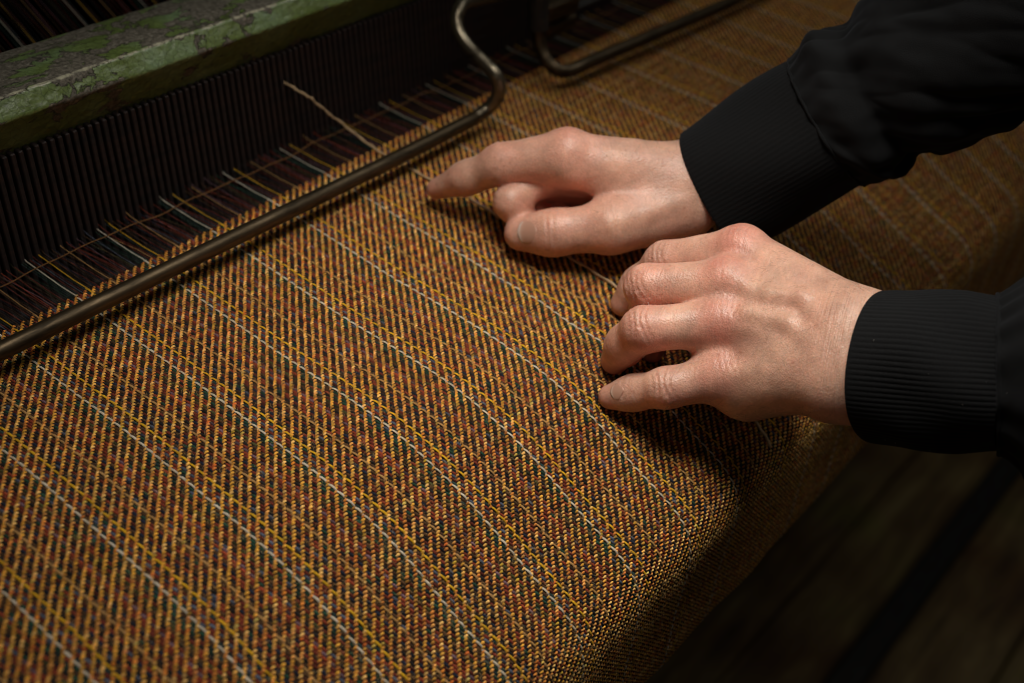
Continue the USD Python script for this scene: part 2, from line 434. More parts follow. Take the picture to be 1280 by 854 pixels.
def build_floats(cx, cs, along_x, half_len, half_w, height, lift, nu, nv, skew=0.0):
    """Float bumps: centres (cx, cs); length along x (weft) or along s (warp)."""
    u, v, f = float_template(nu, nv)
    n = len(cx)
    au = np.abs(u)
    wid = np.sqrt(np.clip(1 - 0.75 * au ** 3.0, 0, 1))
    hgt = lift * np.cos(u * np.pi * 0.5) - 0.00035 * au ** 3 + height * (np.sqrt(np.clip(1 - v * v, 0, 1)) - 1)
    hl = np.broadcast_to(half_len, (n,))[:, None]
    hw = np.broadcast_to(half_w, (n,))[:, None]
    L = hl * u[None]
    T = hw * (v * wid)[None] + skew * L
    H = np.broadcast_to(hgt, (n, len(u)))
    x = cx[:, None] + (L if along_x else T)
    s = cs[:, None] + (T if along_x else L)
    P = cloth(x.ravel(), s.ravel(), H.ravel())
    faces = (f[None] + (np.arange(n) * len(u))[:, None, None]).reshape(-1, 3)
    if along_x:
        faces = faces[:, ::-1]
    return P, faces, len(u)


def crossings(i0, i1, which):
    """(end, pick) of the first crossing of every float: 2/2 twill."""
    I, J = np.meshgrid(np.arange(i0, i1), np.arange(N_PICK), indexing='ij')
    k = (I + J) % 4
    sel = k == (0 if which == 'weft' else 2)
    return I[sel], J[sel]


def jit(n, a):
    return (RNG.random(n) - 0.5) * 2 * a


weave = thing('woven_cloth', 'gold and dark multicolour twill tweed with thin yellow and white stripes on the loom', 'cloth')
# core sheet just under the yarns
gx = np.concatenate([np.linspace(X_LO, X_MID, 170), np.linspace(X_MID, X_HI, 60)[1:]])
gs = np.concatenate([np.linspace(0, 0.24, 70), np.linspace(0.24, _s[-1] - 0.005, 150)[1:]])
GX, GS = np.meshgrid(gx, gs, indexing='ij')
GS2 = np.maximum(GS, fell_s(GX))
core = cloth(GX.ravel(), GS2.ravel(), np.full(GX.size, -0.00075))
part(weave, 'cloth_core', (core, grid_faces(len(gx), len(gs))), BACKING, True)


def pick_wave(x, j):
    return 0.00016 * np.sin(x * 37 + j * 1.7) + 0.0002 * np.sin(x * 11 + j * 0.9)


PICK_COL = RNG.integers(0, len(WEFT_COL), N_PICK)
PICK_BR = 1 + jit(N_PICK, 0.10)


def weft_part(i0, i1, nu, nv):
    I, J = crossings(i0, i1, 'weft')
    x = end_x(I + 0.5) + jit(len(I), 0.00008)
    s = fell_s(x) + 0.0006 + J * P_W + pick_wave(x, J)
    P, F, m = build_floats(x, s, True, E_W * (0.86 + jit(len(I), 0.10)), P_W * (0.42 + jit(len(I), 0.05)), 0.00055, 0.00045, nu, nv, skew=0.0)
    pc = np.where(RNG.random(len(I)) < 0.70, PICK_COL[J], RNG.integers(0, len(WEFT_COL), len(I)))
    col = WEFT_COL[pc] * (PICK_BR[J] * (1 + jit(len(I), 0.30)))[:, None]
    # heathered: now and then a redder or greener fleck
    fl_ = RNG.random(len(I))
    col[fl_ < 0.035] *= (1.0, 0.65, 0.6)
    col[fl_ > 0.955] *= (0.75, 0.95, 0.8)
    part(weave, 'weft_yarns', (P, F), YARN, True, color=np.repeat(col, m, 0), kind='stuff')


def warp_floats(I, J, nu, nv, kind):
    x = end_x(I) + jit(len(I), 0.00007)
    s = fell_s(x) + 0.0006 + (J + 0.5) * P_W + pick_wave(x, J)
    acc = kind != 'ground'
    P, F, m = build_floats(x, s, False, P_W * ((2.05 if acc else 1.15) + jit(len(I), 0.08)), E_W * ((0.39 if acc else 0.46) + jit(len(I), 0.05)), 0.00045, 0.00072 if acc else 0.00026, nu, nv, skew=0.10)
    return P, F, m


def warp_part(i0, i1, nu, nv):
    I, J = crossings(i0, i1, 'warp')
    c = I % 34
    keep = (c != 0) & (c != 6) & (c != 16)
    I, J, c = I[keep], J[keep], c[keep]
    P, F, m = warp_floats(I, J, nu, nv, 'ground')
    base = np.array([WARP_BASE[k] for k in SEQ])[c]
    col = base * (1 + jit(len(I), 0.55))[:, None]
    r = RNG.random(len(I))
    col = np.where((r < 0.05)[:, None], np.array(WARP_BASE['red']), col)
    gk = (RNG.random(len(I)) < 0.35) & np.isin(c, (1, 5, 31, 32, 33))
    col = np.where(gk[:, None], np.array(WARP_BASE['brown']), col)
    col = np.where(((r > 0.05) & (r < 0.08))[:, None], np.array(WARP_BASE['green']), col)
    col = np.where(((r > 0.08) & (r < 0.105))[:, None], np.array(WARP_BASE['slate']), col)
    col = np.where(((r > 0.105) & (r < 0.15))[:, None], np.array(WARP_BASE['oxblood']), col)
    part(weave, 'warp_yarns', (P, F), YARN, True, color=np.repeat(col, m, 0), kind='stuff')


weft_part(I_LO, I_MID, 5, 4)
weft_part(I_MID, I_HI, 3, 3)
warp_part(I_LO, I_MID, 5, 4)
warp_part(I_MID, I_HI, 3, 3)
REPAIR = 1            # the repeat whose white end is broken: the loose tan thread lies there


def shed_line(x, rise=0.40, end=1.1, dip=0.0):
    """One warp thread from the fell through the reed and up to the heddles."""
    s = fell_s(x)
    y = 0.315 - s
    return np.array([(x, y - 0.0012, 0.0006), (x, y + 0.012, -0.0006), (x, 0.306, -0.001 + dip), (x, 0.330, 0.006 + dip), (x, 0.42, 0.041 + dip), (x, end, 0.041 + dip + (end - 0.42) * rise)])


for i in range(I_LO, I_HI):
    c = i % 34
    if c not in (0, 6, 16):
        continue
    if c == 0 and i // 34 == REPAIR:
        continue
    near = i < I_MID
    J = np.array([j for j in range(N_PICK) if (i + j) % 4 == 2])
    I = np.full(len(J), i)
    P, F, m = warp_floats(I, J, 6 if near else 4, 4, 'accent')
    nm = {0: 'white', 6: 'yellow', 16: 'tan'}[c]
    col = np.array(WARP_BASE[nm]) * (1 + jit(len(J), 0.14))[:, None]
    tv, tf = tube(shed_line(end_x(i)), 0.00034 if c == 0 else 0.0003 if c == 6 else 0.00026, 6)
    v, f = merge([(P, F), (tv, tf)])
    col = np.vstack([np.repeat(col, m, 0), np.repeat([np.array(WARP_BASE[nm]) * 0.8], len(tv), 0)])
    part(weave, nm + '_yarn', (v, f), YARN, True, color=col)

# open warp between the fell, the reed and the heddles
tv, tc = [], []
for i in range(I_LO, I_HI):
    c = i % 34
    if c in (0, 6, 16):
        continue
    low = (i * 7) % 3 != 0
    ln = shed_line(end_x(i) + random.uniform(-2e-4, 2e-4), rise=0.40 + random.uniform(-0.02, 0.02) + (0.06 if i % 2 else -0.05), dip=random.uniform(-0.0012, 0.0004) - (0.0045 if random.random() < 0.5 else 0.0))
    t = tube(ln, 0.00022, 5, caps=False)
    tv.append(t)
    col = np.array(WARP_BASE[SEQ[c]]) * random.uniform(0.6, 1.2)
    if random.random() < 0.03:
        col = np.array(WARP_BASE[random.choice(['slate', 'tan', 'red', 'mauve'])])
    tc.append(np.repeat([col], len(t[0]), 0))
v, f = merge(tv)
part(weave, 'open_warp', (v, f), YARN, True, color=np.vstack(tc), kind='stuff')
px = np.linspace(-0.42, 0.5, 240)
pk = np.stack([px, 0.2945 + 0.003 * (px + 0.17) + 0.0008 * np.sin(px * 30) + 0.0004 * np.sin(px * 131), 0.0016 + 0.0006 * np.sin(px * 71) + 0.0004 * np.sin(px * 190)], -1)
tv = tube(pk, 0.00034, 6)
part(weave, 'last_pick', tv, YARN, True, color=np.repeat([(0.16, 0.07, 0.018)], len(tv[0]), 0))

# fuzz standing off the wool
n = 26000
fx, fs = RNG.uniform(-0.36, 0.27, n), RNG.uniform(0.05, 0.45, n)
sel = RNG.random(n) < np.clip((fs - 0.05) / 0.30, 0.2, 1)
fx, fs = fx[sel], fs[sel]
n = len(fx)
ang, ln = RNG.uniform(0, 2 * np.pi, n), RNG.uniform(0.0012, 0.0042, n)
pts = np.zeros((n, 4, 3))
for q in range(4):
    t = q / 3
    pts[:, q] = cloth(fx + np.cos(ang + 1.2 * t) * ln * t, fs + np.sin(ang + 1.2 * t) * ln * t, 0.0002 + 0.0012 * np.sin(t * 2.4) * RNG.uniform(0.2, 1.0, n))
cur = UsdGeom.BasisCurves.Define(stage, weave + '/wool_fuzz')
cur.CreateTypeAttr('linear')
cur.CreateCurveVertexCountsAttr(Vt.IntArray.FromNumpy(np.full(n, 4, np.int32)))
cur.CreatePointsAttr(Vt.Vec3fArray.FromNumpy(pts.reshape(-1, 3).astype(np.float32)))
cur.CreateWidthsAttr(Vt.FloatArray.FromNumpy(np.full(n * 4, 0.00008, np.float32)))
cur.SetWidthsInterpolation('vertex')
FUZZ = mat('wool_fibre', {'p': ('principled_bsdf', {'base_color': (0.42, 0.27, 0.11), 'roughness': 0.8})}, [])
UsdShade.MaterialBindingAPI.Apply(cur.GetPrim()).Bind(FUZZ)
data(cur.GetPrim(), kind='stuff')

# breast beam that carries the cloth
bb = thing('breast_beam', 'dark iron beam the tweed bends over at the front of the loom', 'beam', (0.3, 0, -0.06))
part(bb, 'beam', box((-0.6, -0.030, -0.148), (1.2, 0.012, -0.054), 0.012), DARKMETAL, 30, origin=(0.3, 0, -0.06))

# ------------------------------------------------------------------ the beater: green cap, reed, race
sley = thing('loom_beater', 'loom beater with chipped green painted cap over a dark steel reed', 'loom part', (0, 0.32, 0))
BO = (0, 0.32, 0)
bp = np.array([(0.3335, 0.0525), (0.3228, 0.0530), (0.3130, 0.0758), (0.3122, 0.0778), (0.3124, 0.0786), (0.3192, 0.0868), (0.3204, 0.0873), (0.345, 0.0852), (0.3690, 0.0808), (0.3735, 0.0775), (0.374, 0.066), (0.3735, 0.055), (0.360, 0.0525)])


def resample(poly, step):
    out = []
    for a, b in zip(poly, np.roll(poly, -1, 0)):
        m = max(1, int(np.linalg.norm(b - a) / step))
        out.append(a + (b - a) * np.linspace(0, 1, m, endpoint=False)[:, None])
    return np.vstack(out)


prof = resample(bp, 0.0007)
for _ in range(1):
    prof = 0.5 * prof + 0.25 * (np.roll(prof, 1, 0) + np.roll(prof, -1, 0))
tn = np.roll(prof, -1, 0) - np.roll(prof, 1, 0)
nrm = np.stack([tn[:, 1], -tn[:, 0]], 1) / np.linalg.norm(tn, axis=1, keepdims=True)
cen = prof.mean(0)
if ((prof - cen) * nrm).sum() < 0:
    nrm = -nrm
bx = np.concatenate([np.linspace(-0.6, -0.33, 40), np.arange(-0.329, 0.30, 0.0008), np.linspace(0.301, 1.1, 120)])
BXg, K = np.meshgrid(bx, np.arange(len(prof)), indexing='ij')
by, bz = prof[K, 0], prof[K, 1]
Q = np.stack([BXg, by, bz], -1)
ridge = np.exp(-((by - 0.3198) / 0.0016) ** 2) * (bz > 0.083)
top = np.clip((by - 0.3195) / 0.002, 0, 1) * np.clip((bz - 0.0765) / 0.002, 0, 1)
lip = np.exp(-((bz - 0.0778) / 0.0012) ** 2) * (by < 0.316)
wear = 0.045 * top - 0.085 * (1 - top) + 0.09 * ridge + 0.06 * lip
lump = fbm(Q * 210, 3, 31) - 0.5
disp = 0.0006 * lump + 0.0007 * (fbm(Q * 90, 2, 37) - 0.5)
Pn = np.stack([BXg, by + nrm[K, 0] * disp, bz + nrm[K, 1] * disp], -1)
part(sley, 'cap_beam', (Pn.reshape(-1, 3), grid_faces(len(bx), len(prof), True)[:, ::-1]), PAINT, True, extra={'wear': wear.ravel(), 'ridge': (ridge + 0.55 * lip).ravel()}, origin=BO)
# reed wires
pitch = 0.0046
w0 = box((-0.0014, -0.0025, -0.030), (0.0014, 0.0025, 0.0555), 0.0005)
kk = np.array([[1, 0, 0], [0, 1, 0.22], [0, 0, 1]])
for j in range(-80, 215):
    xw = j * pitch + 0.0012
    wv = w0.vertices.copy()
    wv[:, 1] += 0.3095 + 0.0105 * (wv[:, 2] / 0.054)
    wv[:, 0] += xw
    part(sley, 'reed_wire', (wv, w0.faces), REED, 20, origin=BO)
part(sley, 'reed_rail', box((-0.6, 0.301, -0.040), (1.1, 0.315, -0.028), 0.002), DARKMETAL, 25, origin=BO)
part(sley, 'race_board', box((-0.6, 0.3155, -0.050), (1.1, 0.372, -0.022), 0.003), DARKMETAL, 25, origin=BO)

# ------------------------------------------------------------------ guards
g1 = thing('guard_rod', 'long browned steel rod with an S bend, lying across the tweed before the reed', 'guard rod', (0, 0.236, 0.015), 'steel guards in front of the reed')
P1 = [(-0.62, 0.2372, 0.015), (-0.40, 0.2368, 0.015), (-0.2, 0.2360, 0.015), (0.0, 0.2362, 0.015), (0.08, 0.2378, 0.0148), (0.0955, 0.2382, 0.0150), (0.1045, 0.2365, 0.0190), (0.108, 0.233, 0.0270), (0.1085, 0.2325, 0.0355), (0.108, 0.2365, 0.0425), (0.108, 0.2480, 0.0468),
      (0.1085, 0.2600, 0.0510), (0.1095, 0.2690, 0.0560), (0.1120, 0.2745, 0.0615), (0.1165, 0.2775, 0.0665), (0.1250, 0.2800, 0.0685), (0.145, 0.2830, 0.0650), (0.185, 0.286, 0.060), (0.24, 0.288, 0.058)]
part(g1, 'rod', tube(catmull(P1[:6], 14), 0.0045, 16), GUARD, True, origin=(0, 0.236, 0.015))
part(g1, 'bent_end', tube(catmull(P1[5:], 12), 0.0044, 16), BRIGHT, True, origin=(0, 0.236, 0.015))
g2 = thing('guard_rod', 'shorter dark steel rod with its upturned end clamped near the right sleeve', 'guard rod', (0.3, 0.24, 0.015), 'steel guards in front of the reed')
P2 = [(0.92, 0.236, 0.015), (0.6, 0.232, 0.015), (0.41, 0.2300, 0.015), (0.30, 0.2345, 0.015), (0.220, 0.2385, 0.0150), (0.201, 0.2398, 0.0142), (0.1915, 0.2440, 0.0150), (0.1880, 0.2520, 0.0190), (0.1885, 0.2600, 0.0265), (0.189, 0.2650, 0.0390), (0.189, 0.2680, 0.0590), (0.190, 0.270, 0.085)]
part(g2, 'rod', tube(catmull(P2, 12), 0.0047, 16), GUARD, True, origin=(0.3, 0.24, 0.015))
part(g2, 'clamp_sleeve', tube(catmull([(0.189, 0.2648, 0.0385), (0.189, 0.2675, 0.056), (0.190, 0.270, 0.085)], 6), 0.0072, 16), DARKMETAL, 30, origin=(0.3, 0.24, 0.015))
part(g2, 'clamp_block', box((0.196, 0.262, 0.040), (0.232, 0.276, 0.054), 0.002), GUARD, 25, origin=(0.3, 0.24, 0.015))
part(g2, 'clamp_plate', box((0.205, 0.266, 0.024), (0.238, 0.272, 0.036), 0.002), GUARD, 25, origin=(0.3, 0.24, 0.015))
part(g2, 'stay_bar', box((0.214, 0.268, 0.0365), (0.50, 0.276, 0.0395), 0.001), DARKMETAL, 25, origin=(0.3, 0.24, 0.015))

# ------------------------------------------------------------------ loose tan thread
lt = catmull([(-0.0010, 0.335, 0.0400), (0.0040, 0.313, 0.0365), (0.0080, 0.303, 0.0330), (0.0110, 0.2995, 0.0302), (0.0195, 0.295, 0.0205), (0.0300, 0.2885, 0.0095), (0.0322, 0.274, 0.0048), (0.0332, 0.262, 0.0026), (0.0338, 0.250, 0.0016), (0.0345, 0.238, 0.0014), (0.0342, 0.218, 0.0024), (0.0345, 0.202, 0.0040), (0.0352, 0.19, 0.0034), (0.036, 0.172, 0.0015), (0.0365, 0.155, 0.0013), (0.036, 0.13, 0.0013),
                 (0.0352, 0.11, 0.0012), (0.0345, 0.09, 0.0008), (0.0335, 0.07, -0.0012), (0.034, 0.05, -0.0050), (0.0325, 0.03, -0.0118), (0.0330, 0.012, -0.0195), (0.0315, -0.002, -0.0255), (0.0330, -0.015, -0.0305), (0.0318, -0.026, -0.0352), (0.0322, -0.034, -0.0425)], 10)
lt[:, 0] += 0.0004 * np.sin(np.arange(len(lt)) * 0.7)
rad = 0.00078 + 0.00016 * np.sin(np.arange(len(lt)) * 1.1) + 0.0011 * np.exp(-((lt[:, 1] + 0.002) / 0.0022) ** 2)
ltm = tube(lt, rad, 8)
path = numbered('/World/loose_thread')
m = usdkit.mesh(stage, path, ltm, YARN, True)
UsdGeom.PrimvarsAPI(m).CreatePrimvar('tint', Sdf.ValueTypeNames.Color3fArray, 'vertex').Set(Vt.Vec3fArray.FromNumpy(np.repeat([(0.50, 0.34, 0.19)], len(ltm[0]), 0).astype(np.float32)))
data(m.GetPrim(), label='thick loose tan thread from the reed across the tweed to the pointing finger', category='thread')


# ------------------------------------------------------------------ hands
def smin(a, b, k):
    h = np.maximum(k - np.abs(a - b), 0) / k
    return np.minimum(a, b) - h * h * k * 0.25


def cone(p, a, b, r1, r2):
    """Distance to a round cone (exact enough for shaping)."""
    a, b = np.asarray(a, float), np.asarray(b, float)
    ba = b - a
    l2 = ba @ ba
    rr = r1 - r2
    a2 = max(l2 - rr * rr, 1e-12)
    il2 = 1.0 / max(l2, 1e-12)
    pa = p - a
    y = pa @ ba
    z = y - l2
    w = pa * l2 - y[..., None] * ba
    x2 = (w * w).sum(-1)
    y2, z2 = y * y * l2, z * z * l2
    k = np.sign(rr) * rr * rr * x2
    d = (np.sqrt(x2 * a2 * il2) + y * rr) * il2 - r1
    c1 = np.sign(z) * a2 * z2 > k
    c2 = np.sign(y) * a2 * y2 < k
    d = np.where(c2, np.sqrt(x2 + y2) * il2 - r1, d)
    return np.where(c1, np.sqrt(x2 + z2) * il2 - r2, d)


def ball(p, c, r):
    return np.linalg.norm(p - np.asarray(c), axis=-1) - r


def unit(v):
    v = np.asarray(v, float)
    return v / np.linalg.norm(v)


class Hand:
    """Joints in metres. fingers: list of (joints MCP..tip, radii)."""

    def __init__(self, fingers, thumb, wrist, fore, dorsal_hint, cfg):
        self.f, self.th, self.w, self.fore, self.cfg = [(np.array(j), r) for j, r in fingers], (np.array(thumb[0]), thumb[1]), np.array(wrist), np.array(fore), cfg
        mid = self.f[1][0][0]
        self.ax = unit(mid - self.w)                    # towards the fingers
        wd = self.f[3][0][0] - self.f[0][0][0]
        n = np.cross(self.ax, wd)
        n = unit(n)
        self.n = n if n @ np.asarray(dorsal_hint) > 0 else -n
        wd = wd - self.ax * (wd @ self.ax)
        self.wd = unit(wd)                               # index -> little finger

    def finger_dorsal(self, i, seg):
        j = self.th[0] if i == 4 else self.f[i][0]
        a = unit(j[seg + 1] - j[seg])
        hint = self.cfg['dorsals'].get(i, self.n)
        d = np.asarray(hint) - a * (np.asarray(hint) @ a)
        return unit(d)

    def chain(self, p, j, r, k=0.007):
        d = None
        for s in range(len(j) - 1):
            a, b = j[s], j[s + 1]
            mid = a + (b - a) * 0.5
            rm = 0.5 * (r[s] + r[s + 1]) * (1.015 if s < len(j) - 2 else 1.05)
            e = np.minimum(cone(p, a, mid, r[s], rm), cone(p, mid, b, rm, r[s + 1]))
            d = e if d is None else smin(d, e, k)
        return d

    def sdf(self, p):
        n, ax, wd, w = self.n, self.ax, self.wd, self.w
        hw = self.cfg['wrist_half']
        carp = [w - wd * hw + ax * 0.006, w - wd * hw * 0.35 + ax * 0.006, w + wd * hw * 0.35 + ax * 0.006, w + wd * hw + ax * 0.006]
        palm = None
        mr = [0.0108, 0.0108, 0.0102, 0.0096]
        for i, (j, r) in enumerate(self.f):
            q = j[0] - n * 0.0010
            d = cone(p, q, carp[i], mr[i], 0.0150)
            palm = d if palm is None else smin(palm, d, 0.011)
            d = cone(p, j[0] - n * 0.008 - ax * 0.004, carp[i] - n * 0.006, 0.0105, 0.014)
            palm = smin(palm, d, 0.010)
        for i in range(3):                               # webs
            a, b = self.f[i][0], self.f[i + 1][0]
            q = 0.5 * (a[0] + b[0]) + 0.5 * (unit(a[1] - a[0]) + unit(b[1] - b[0])) * 0.008 - n * 0.005
            palm = smin(palm, ball(p, q, 0.0078), 0.010)
        # little-finger edge of the palm
        palm = smin(palm, cone(p, self.f[3][0][0] - n * 0.009 - ax * 0.012, carp[3] - n * 0.006 + ax * 0.012, 0.0115, 0.0135), 0.012)
        # forearm
        f0, f1 = self.fore[0], self.fore[-1]
        fa = unit(f1 - w)
        fw = unit(wd - fa * (wd @ fa))
        for sgn in (-1, -0.35, 0.35, 1):
            d = cone(p, w + fw * sgn * hw * 0.95, f1 + fw * sgn * hw * 0.9, 0.0158, 0.0175)
            palm = smin(palm, d, 0.012)
        # thumb base
        tj, tr = self.th
        th = self.chain(p, tj, tr)
        base = cone(p, tj[0], tj[1], tr[0], tr[1])
        palm = smin(palm, base, self.cfg.get('thumb_k', 0.016))
        if self.cfg.get('web'):
            for a, b, r in self.cfg['web']:
                palm = smin(palm, cone(p, a, b, r, r * 0.9), 0.012)
        out = smin(palm, th, 0.004)
        # knuckles, tendons, veins
        for i, (j, r) in enumerate(self.f):
            kn = self.cfg['knuckle'][i]
            q = j[0] + n * (0.0042 * kn)
            out = smin(out, ball(p, q, 0.0086), 0.008)
            out = smin(out, cone(p, j[0] + n * 0.0088 - ax * 0.004, carp[i] * 0.55 + j[0] * 0.45 + n * 0.0092, 0.0022, 0.0016), 0.0055)
        for ln in self.cfg.get('veins', ()):
            for a, b in zip(ln[:-1], ln[1:]):
                out = smin(out, cone(p, a, b, 0.0012, 0.0012), 0.0065)
        base_d = out
        for i, (j, r) in enumerate(self.f):
            one = smin(base_d, self.chain(p, j[:2], r[:2]), 0.0085)
            rest = self.chain(p, j, r)
            for s_ in (1,):                               # joint knobs on the back of the finger
                dd = self.finger_dorsal(i, s_ - 1) + self.finger_dorsal(i, min(s_, len(j) - 2))
                rest = smin(rest, ball(p, j[s_] + unit(dd) * r[s_] * 0.20, r[s_] * 0.83), 0.004)
            out = smin(out, smin(one, rest, 0.0018), 0.0008)
        return out

    def project(self, v, it=2):
        for _ in range(it):
            e = 0.0003
            d = self.sdf(v)
            g = np.stack([self.sdf(v + np.eye(3)[k] * e) - d for k in range(3)], -1) / e
            ln = np.maximum(np.linalg.norm(g, axis=1, keepdims=True), 0.3)
            v = v - np.clip(d, -0.0015, 0.0015)[:, None] * g / ln ** 2
        return v, g / np.linalg.norm(g, axis=1, keepdims=True)

    def mesh(self, h=0.0012):
        pts = np.vstack([j for j, _ in self.f] + [self.th[0], self.w[None], self.fore])
        lo, hi = pts.min(0) - 0.032, pts.max(0) + 0.032
        n = np.ceil((hi - lo) / h).astype(int)
        ax = [lo[k] + h * np.arange(n[k]) for k in range(3)]
        # coarse pass picks the cells near the skin
        F = np.full(n, 0.01, np.float64)
        st = 6
        cx = [a[::st] for a in ax]
        G = np.stack(np.meshgrid(*cx, indexing='ij'), -1)
        D = self.sdf(G.reshape(-1, 3)).reshape(G.shape[:3])
        big = np.repeat(np.repeat(np.repeat(D, st, 0), st, 1), st, 2)[:n[0], :n[1], :n[2]]
        F[:] = big
        near = np.abs(big) < h * st * 1.9
        I = np.argwhere(near)
        P = lo + h * I
        F[tuple(I.T)] = self.sdf(P)
        v, f = surface_nets(F, lo, h)
        v, g = self.project(v, 3)
        return v, f, g


def groove(v, disp, p, a, d, r, amp, width, bend=0.0, half=1.0):
    """A crease across a finger at p: a along the finger, d outwards."""
    q = v - p
    s = q @ a
    lat = np.cross(a, d)
    t = q @ lat
    o = q @ d
    near = (np.linalg.norm(q, axis=1) < r * 1.7) & (o > -0.1 * r)
    s2 = s + bend * (t / r) ** 2 * r + 0.0003 * np.sin(t * 2200)
    mask = np.clip((o / r - 0.15) / 0.4, 0, 1) * np.clip(1.25 * half - np.abs(t) / r, 0, 1)
    disp -= np.where(near, amp * np.exp(-(s2 / width) ** 2) * mask, 0)


SKIN_BASE = np.array((0.62, 0.348, 0.250))


def finish_hand(hand, red=1.0):
    v, f, g = hand.mesh()
    disp = np.zeros(len(v))
    for i in range(5):
        j, r = (hand.th if i == 4 else hand.f[i])
        for s in range(1, len(j) - 1):
            a = unit(j[s + 1] - j[s - 1])
            d = unit(hand.finger_dorsal(i, s - 1) + hand.finger_dorsal(i, s))
            d = unit(d - a * (d @ a))
            big = s == 1 and i < 4
            offs = (-0.0042, -0.0016, 0.0012, 0.0040) if big else (-0.0015, 0.0014)
            for q, o in enumerate(offs):
                groove(v, disp, j[s] + a * o, a, d, r[s], (0.0012 if big else 0.0006) * (1.0 if q in (1, 2) else 0.7), 0.00075, bend=(-0.22 if o > 0 else 0.22) * (1 if big else 0.3))
            if s == 1 and i < 4:
                for o in (-0.0052, -0.0026, 0.0004, 0.0034):
                    groove(v, disp, j[0] + a * (o - 0.001), unit(j[1] - j[0]), unit(hand.n - unit(j[1] - j[0]) * (hand.n @ unit(j[1] - j[0]))), r[0] * 1.1, 0.00028, 0.0007, bend=0.12)
            # flexion creases on the sides and palm side
            groove(v, disp, j[s] - a * 0.001, a, -d, r[s], 0.00028, 0.0008, bend=0.1, half=1.2)
    disp += 0.00022 * (fbm(v * 300, 3, 5) - 0.5)
    v = v + g * disp[:, None]
    # skin colour: redder over knuckles and finger ends, paler between, a little darker hair-shadowed forearm
    c = np.repeat([SKIN_BASE], len(v), 0)
    rd = np.zeros(len(v))
    for i in range(5):
        j, r = (hand.th if i == 4 else hand.f[i])
        for s in range(len(j)):
            amt = (0.75, 0.6, 0.45, 0.8)[min(s, 3)] if i < 4 else (0.1, 0.35, 0.5, 0.8)[min(s, 3)]
            q = j[s] + (hand.n * 0.006 if s == 0 and i < 4 else 0)
            rd = np.maximum(rd, amt * np.exp(-(np.linalg.norm(v - q, axis=1) / (r[s] * 1.25)) ** 2))
    rd = np.clip(rd * red * (0.6 + 0.8 * fbm(v * 140, 3, 9)) + 0.55 * (fbm(v * 60, 3, 13) - 0.5), 0, 1)[:, None]
    c = c * (1 - rd) + rd * np.array((0.60, 0.205, 0.155))
    mott = fbm(v * 55, 4, 17)[:, None]
    c = c * (0.80 + 0.40 * mott) * (1 + 0.10 * (fbm(v * 25, 2, 27)[:, None] - 0.5) * np.array((-1, 1, 1)))
    spots = (noise(v * 420, 19) > 0.90) & (noise(v * 40, 21) > 0.5)
    c = np.where(spots[:, None], c * (0.80, 0.70, 0.66), c)
    along = (v - hand.w) @ hand.cfg.get('wrist_axis', hand.ax)
    wr = np.exp(-((along + 0.004) / 0.013) ** 2) * np.clip(g @ hand.n * 1.5, 0, 1)
    wr = np.clip(wr + 0.30 * np.clip(g @ hand.n * 1.4, 0, 1) * (along > 0), 0, 1)
    return v, f, c, {'wrinkle': wr, 'along': along * 1600.0}


def nail(hand, i, back, length, width, lift=0.00025):
    """A curved nail plate laid on the fingertip; back = distance of its free edge from the tip centre (towards the joint)."""
    j, r = (hand.th if i == 4 else hand.f[i])
    a = unit(j[-1] - j[-2])
    d = hand.finger_dorsal(i, len(j) - 2)
    lat = np.cross(a, d)
    nu, nv = 12, 13
    U, V = np.meshgrid(np.linspace(0, 1, nu), np.linspace(-1, 1, nv), indexing='ij')
    rx = width * 0.5 * (0.86 + 0.14 * np.sin(np.clip(U * 1.4, 0, 1) * np.pi * 0.5)) * (1 - 0.42 * np.clip((U - 0.45) / 0.55, 0, 1) ** 2.2)
    back_curve = 0.0026 * V ** 2
    p = j[-1] + a * ((-back - back_curve * (1 - U) * 0.8 - U * length + back_curve * U * 0.9)[..., None]) + lat * ((V * rx)[..., None]) + d * 0.016
    p = p.reshape(-1, 3)
    for _ in range(14):
        p = p - d * np.clip(hand.sdf(p) * 0.9, -0.003, 0.004)[:, None]
    e = 0.0003
    s0 = hand.sdf(p)
    g = np.stack([hand.sdf(p + np.eye(3)[k] * e) - s0 for k in range(3)], -1)
    g /= np.linalg.norm(g, axis=1, keepdims=True)
    edge = (1 - V.ravel() ** 4) * (1 - np.clip(U.ravel() * 1.15 - 0.15, 0, 1) ** 4)
    topv = p + g * (lift * 0.15 + lift * 1.8 * edge[:, None])
    botv = p - g * 0.0008
    f = grid_faces(nu, nv)
    n = len(p)
    rim = [(q, q + 1) for q in range(nv - 1)] + [(q * nv + nv - 1, (q + 1) * nv + nv - 1) for q in range(nu - 1)] + [((nu - 1) * nv + q + 1, (nu - 1) * nv + q) for q in range(nv - 1)] + [((q + 1) * nv, q * nv) for q in range(nu - 1)]
    side = np.array([(x, y, y + n) for x, y in rim] + [(x, y + n, x + n) for x, y in rim])
    fa = np.vstack([f, f[:, ::-1] + n, side])
    if (np.cross(topv[f[:, 1]] - topv[f[:, 0]], topv[f[:, 2]] - topv[f[:, 0]]) @ d).sum() < 0:
        fa = fa[:, ::-1]
    edge_c = np.exp(-(U.ravel() / 0.13) ** 2)[:, None]
    cc = np.array((0.55, 0.275, 0.195)) * (1 - edge_c) + edge_c * np.array((0.78, 0.60, 0.50))
    return (np.vstack([topv, botv]), fa), np.vstack([cc, cc])


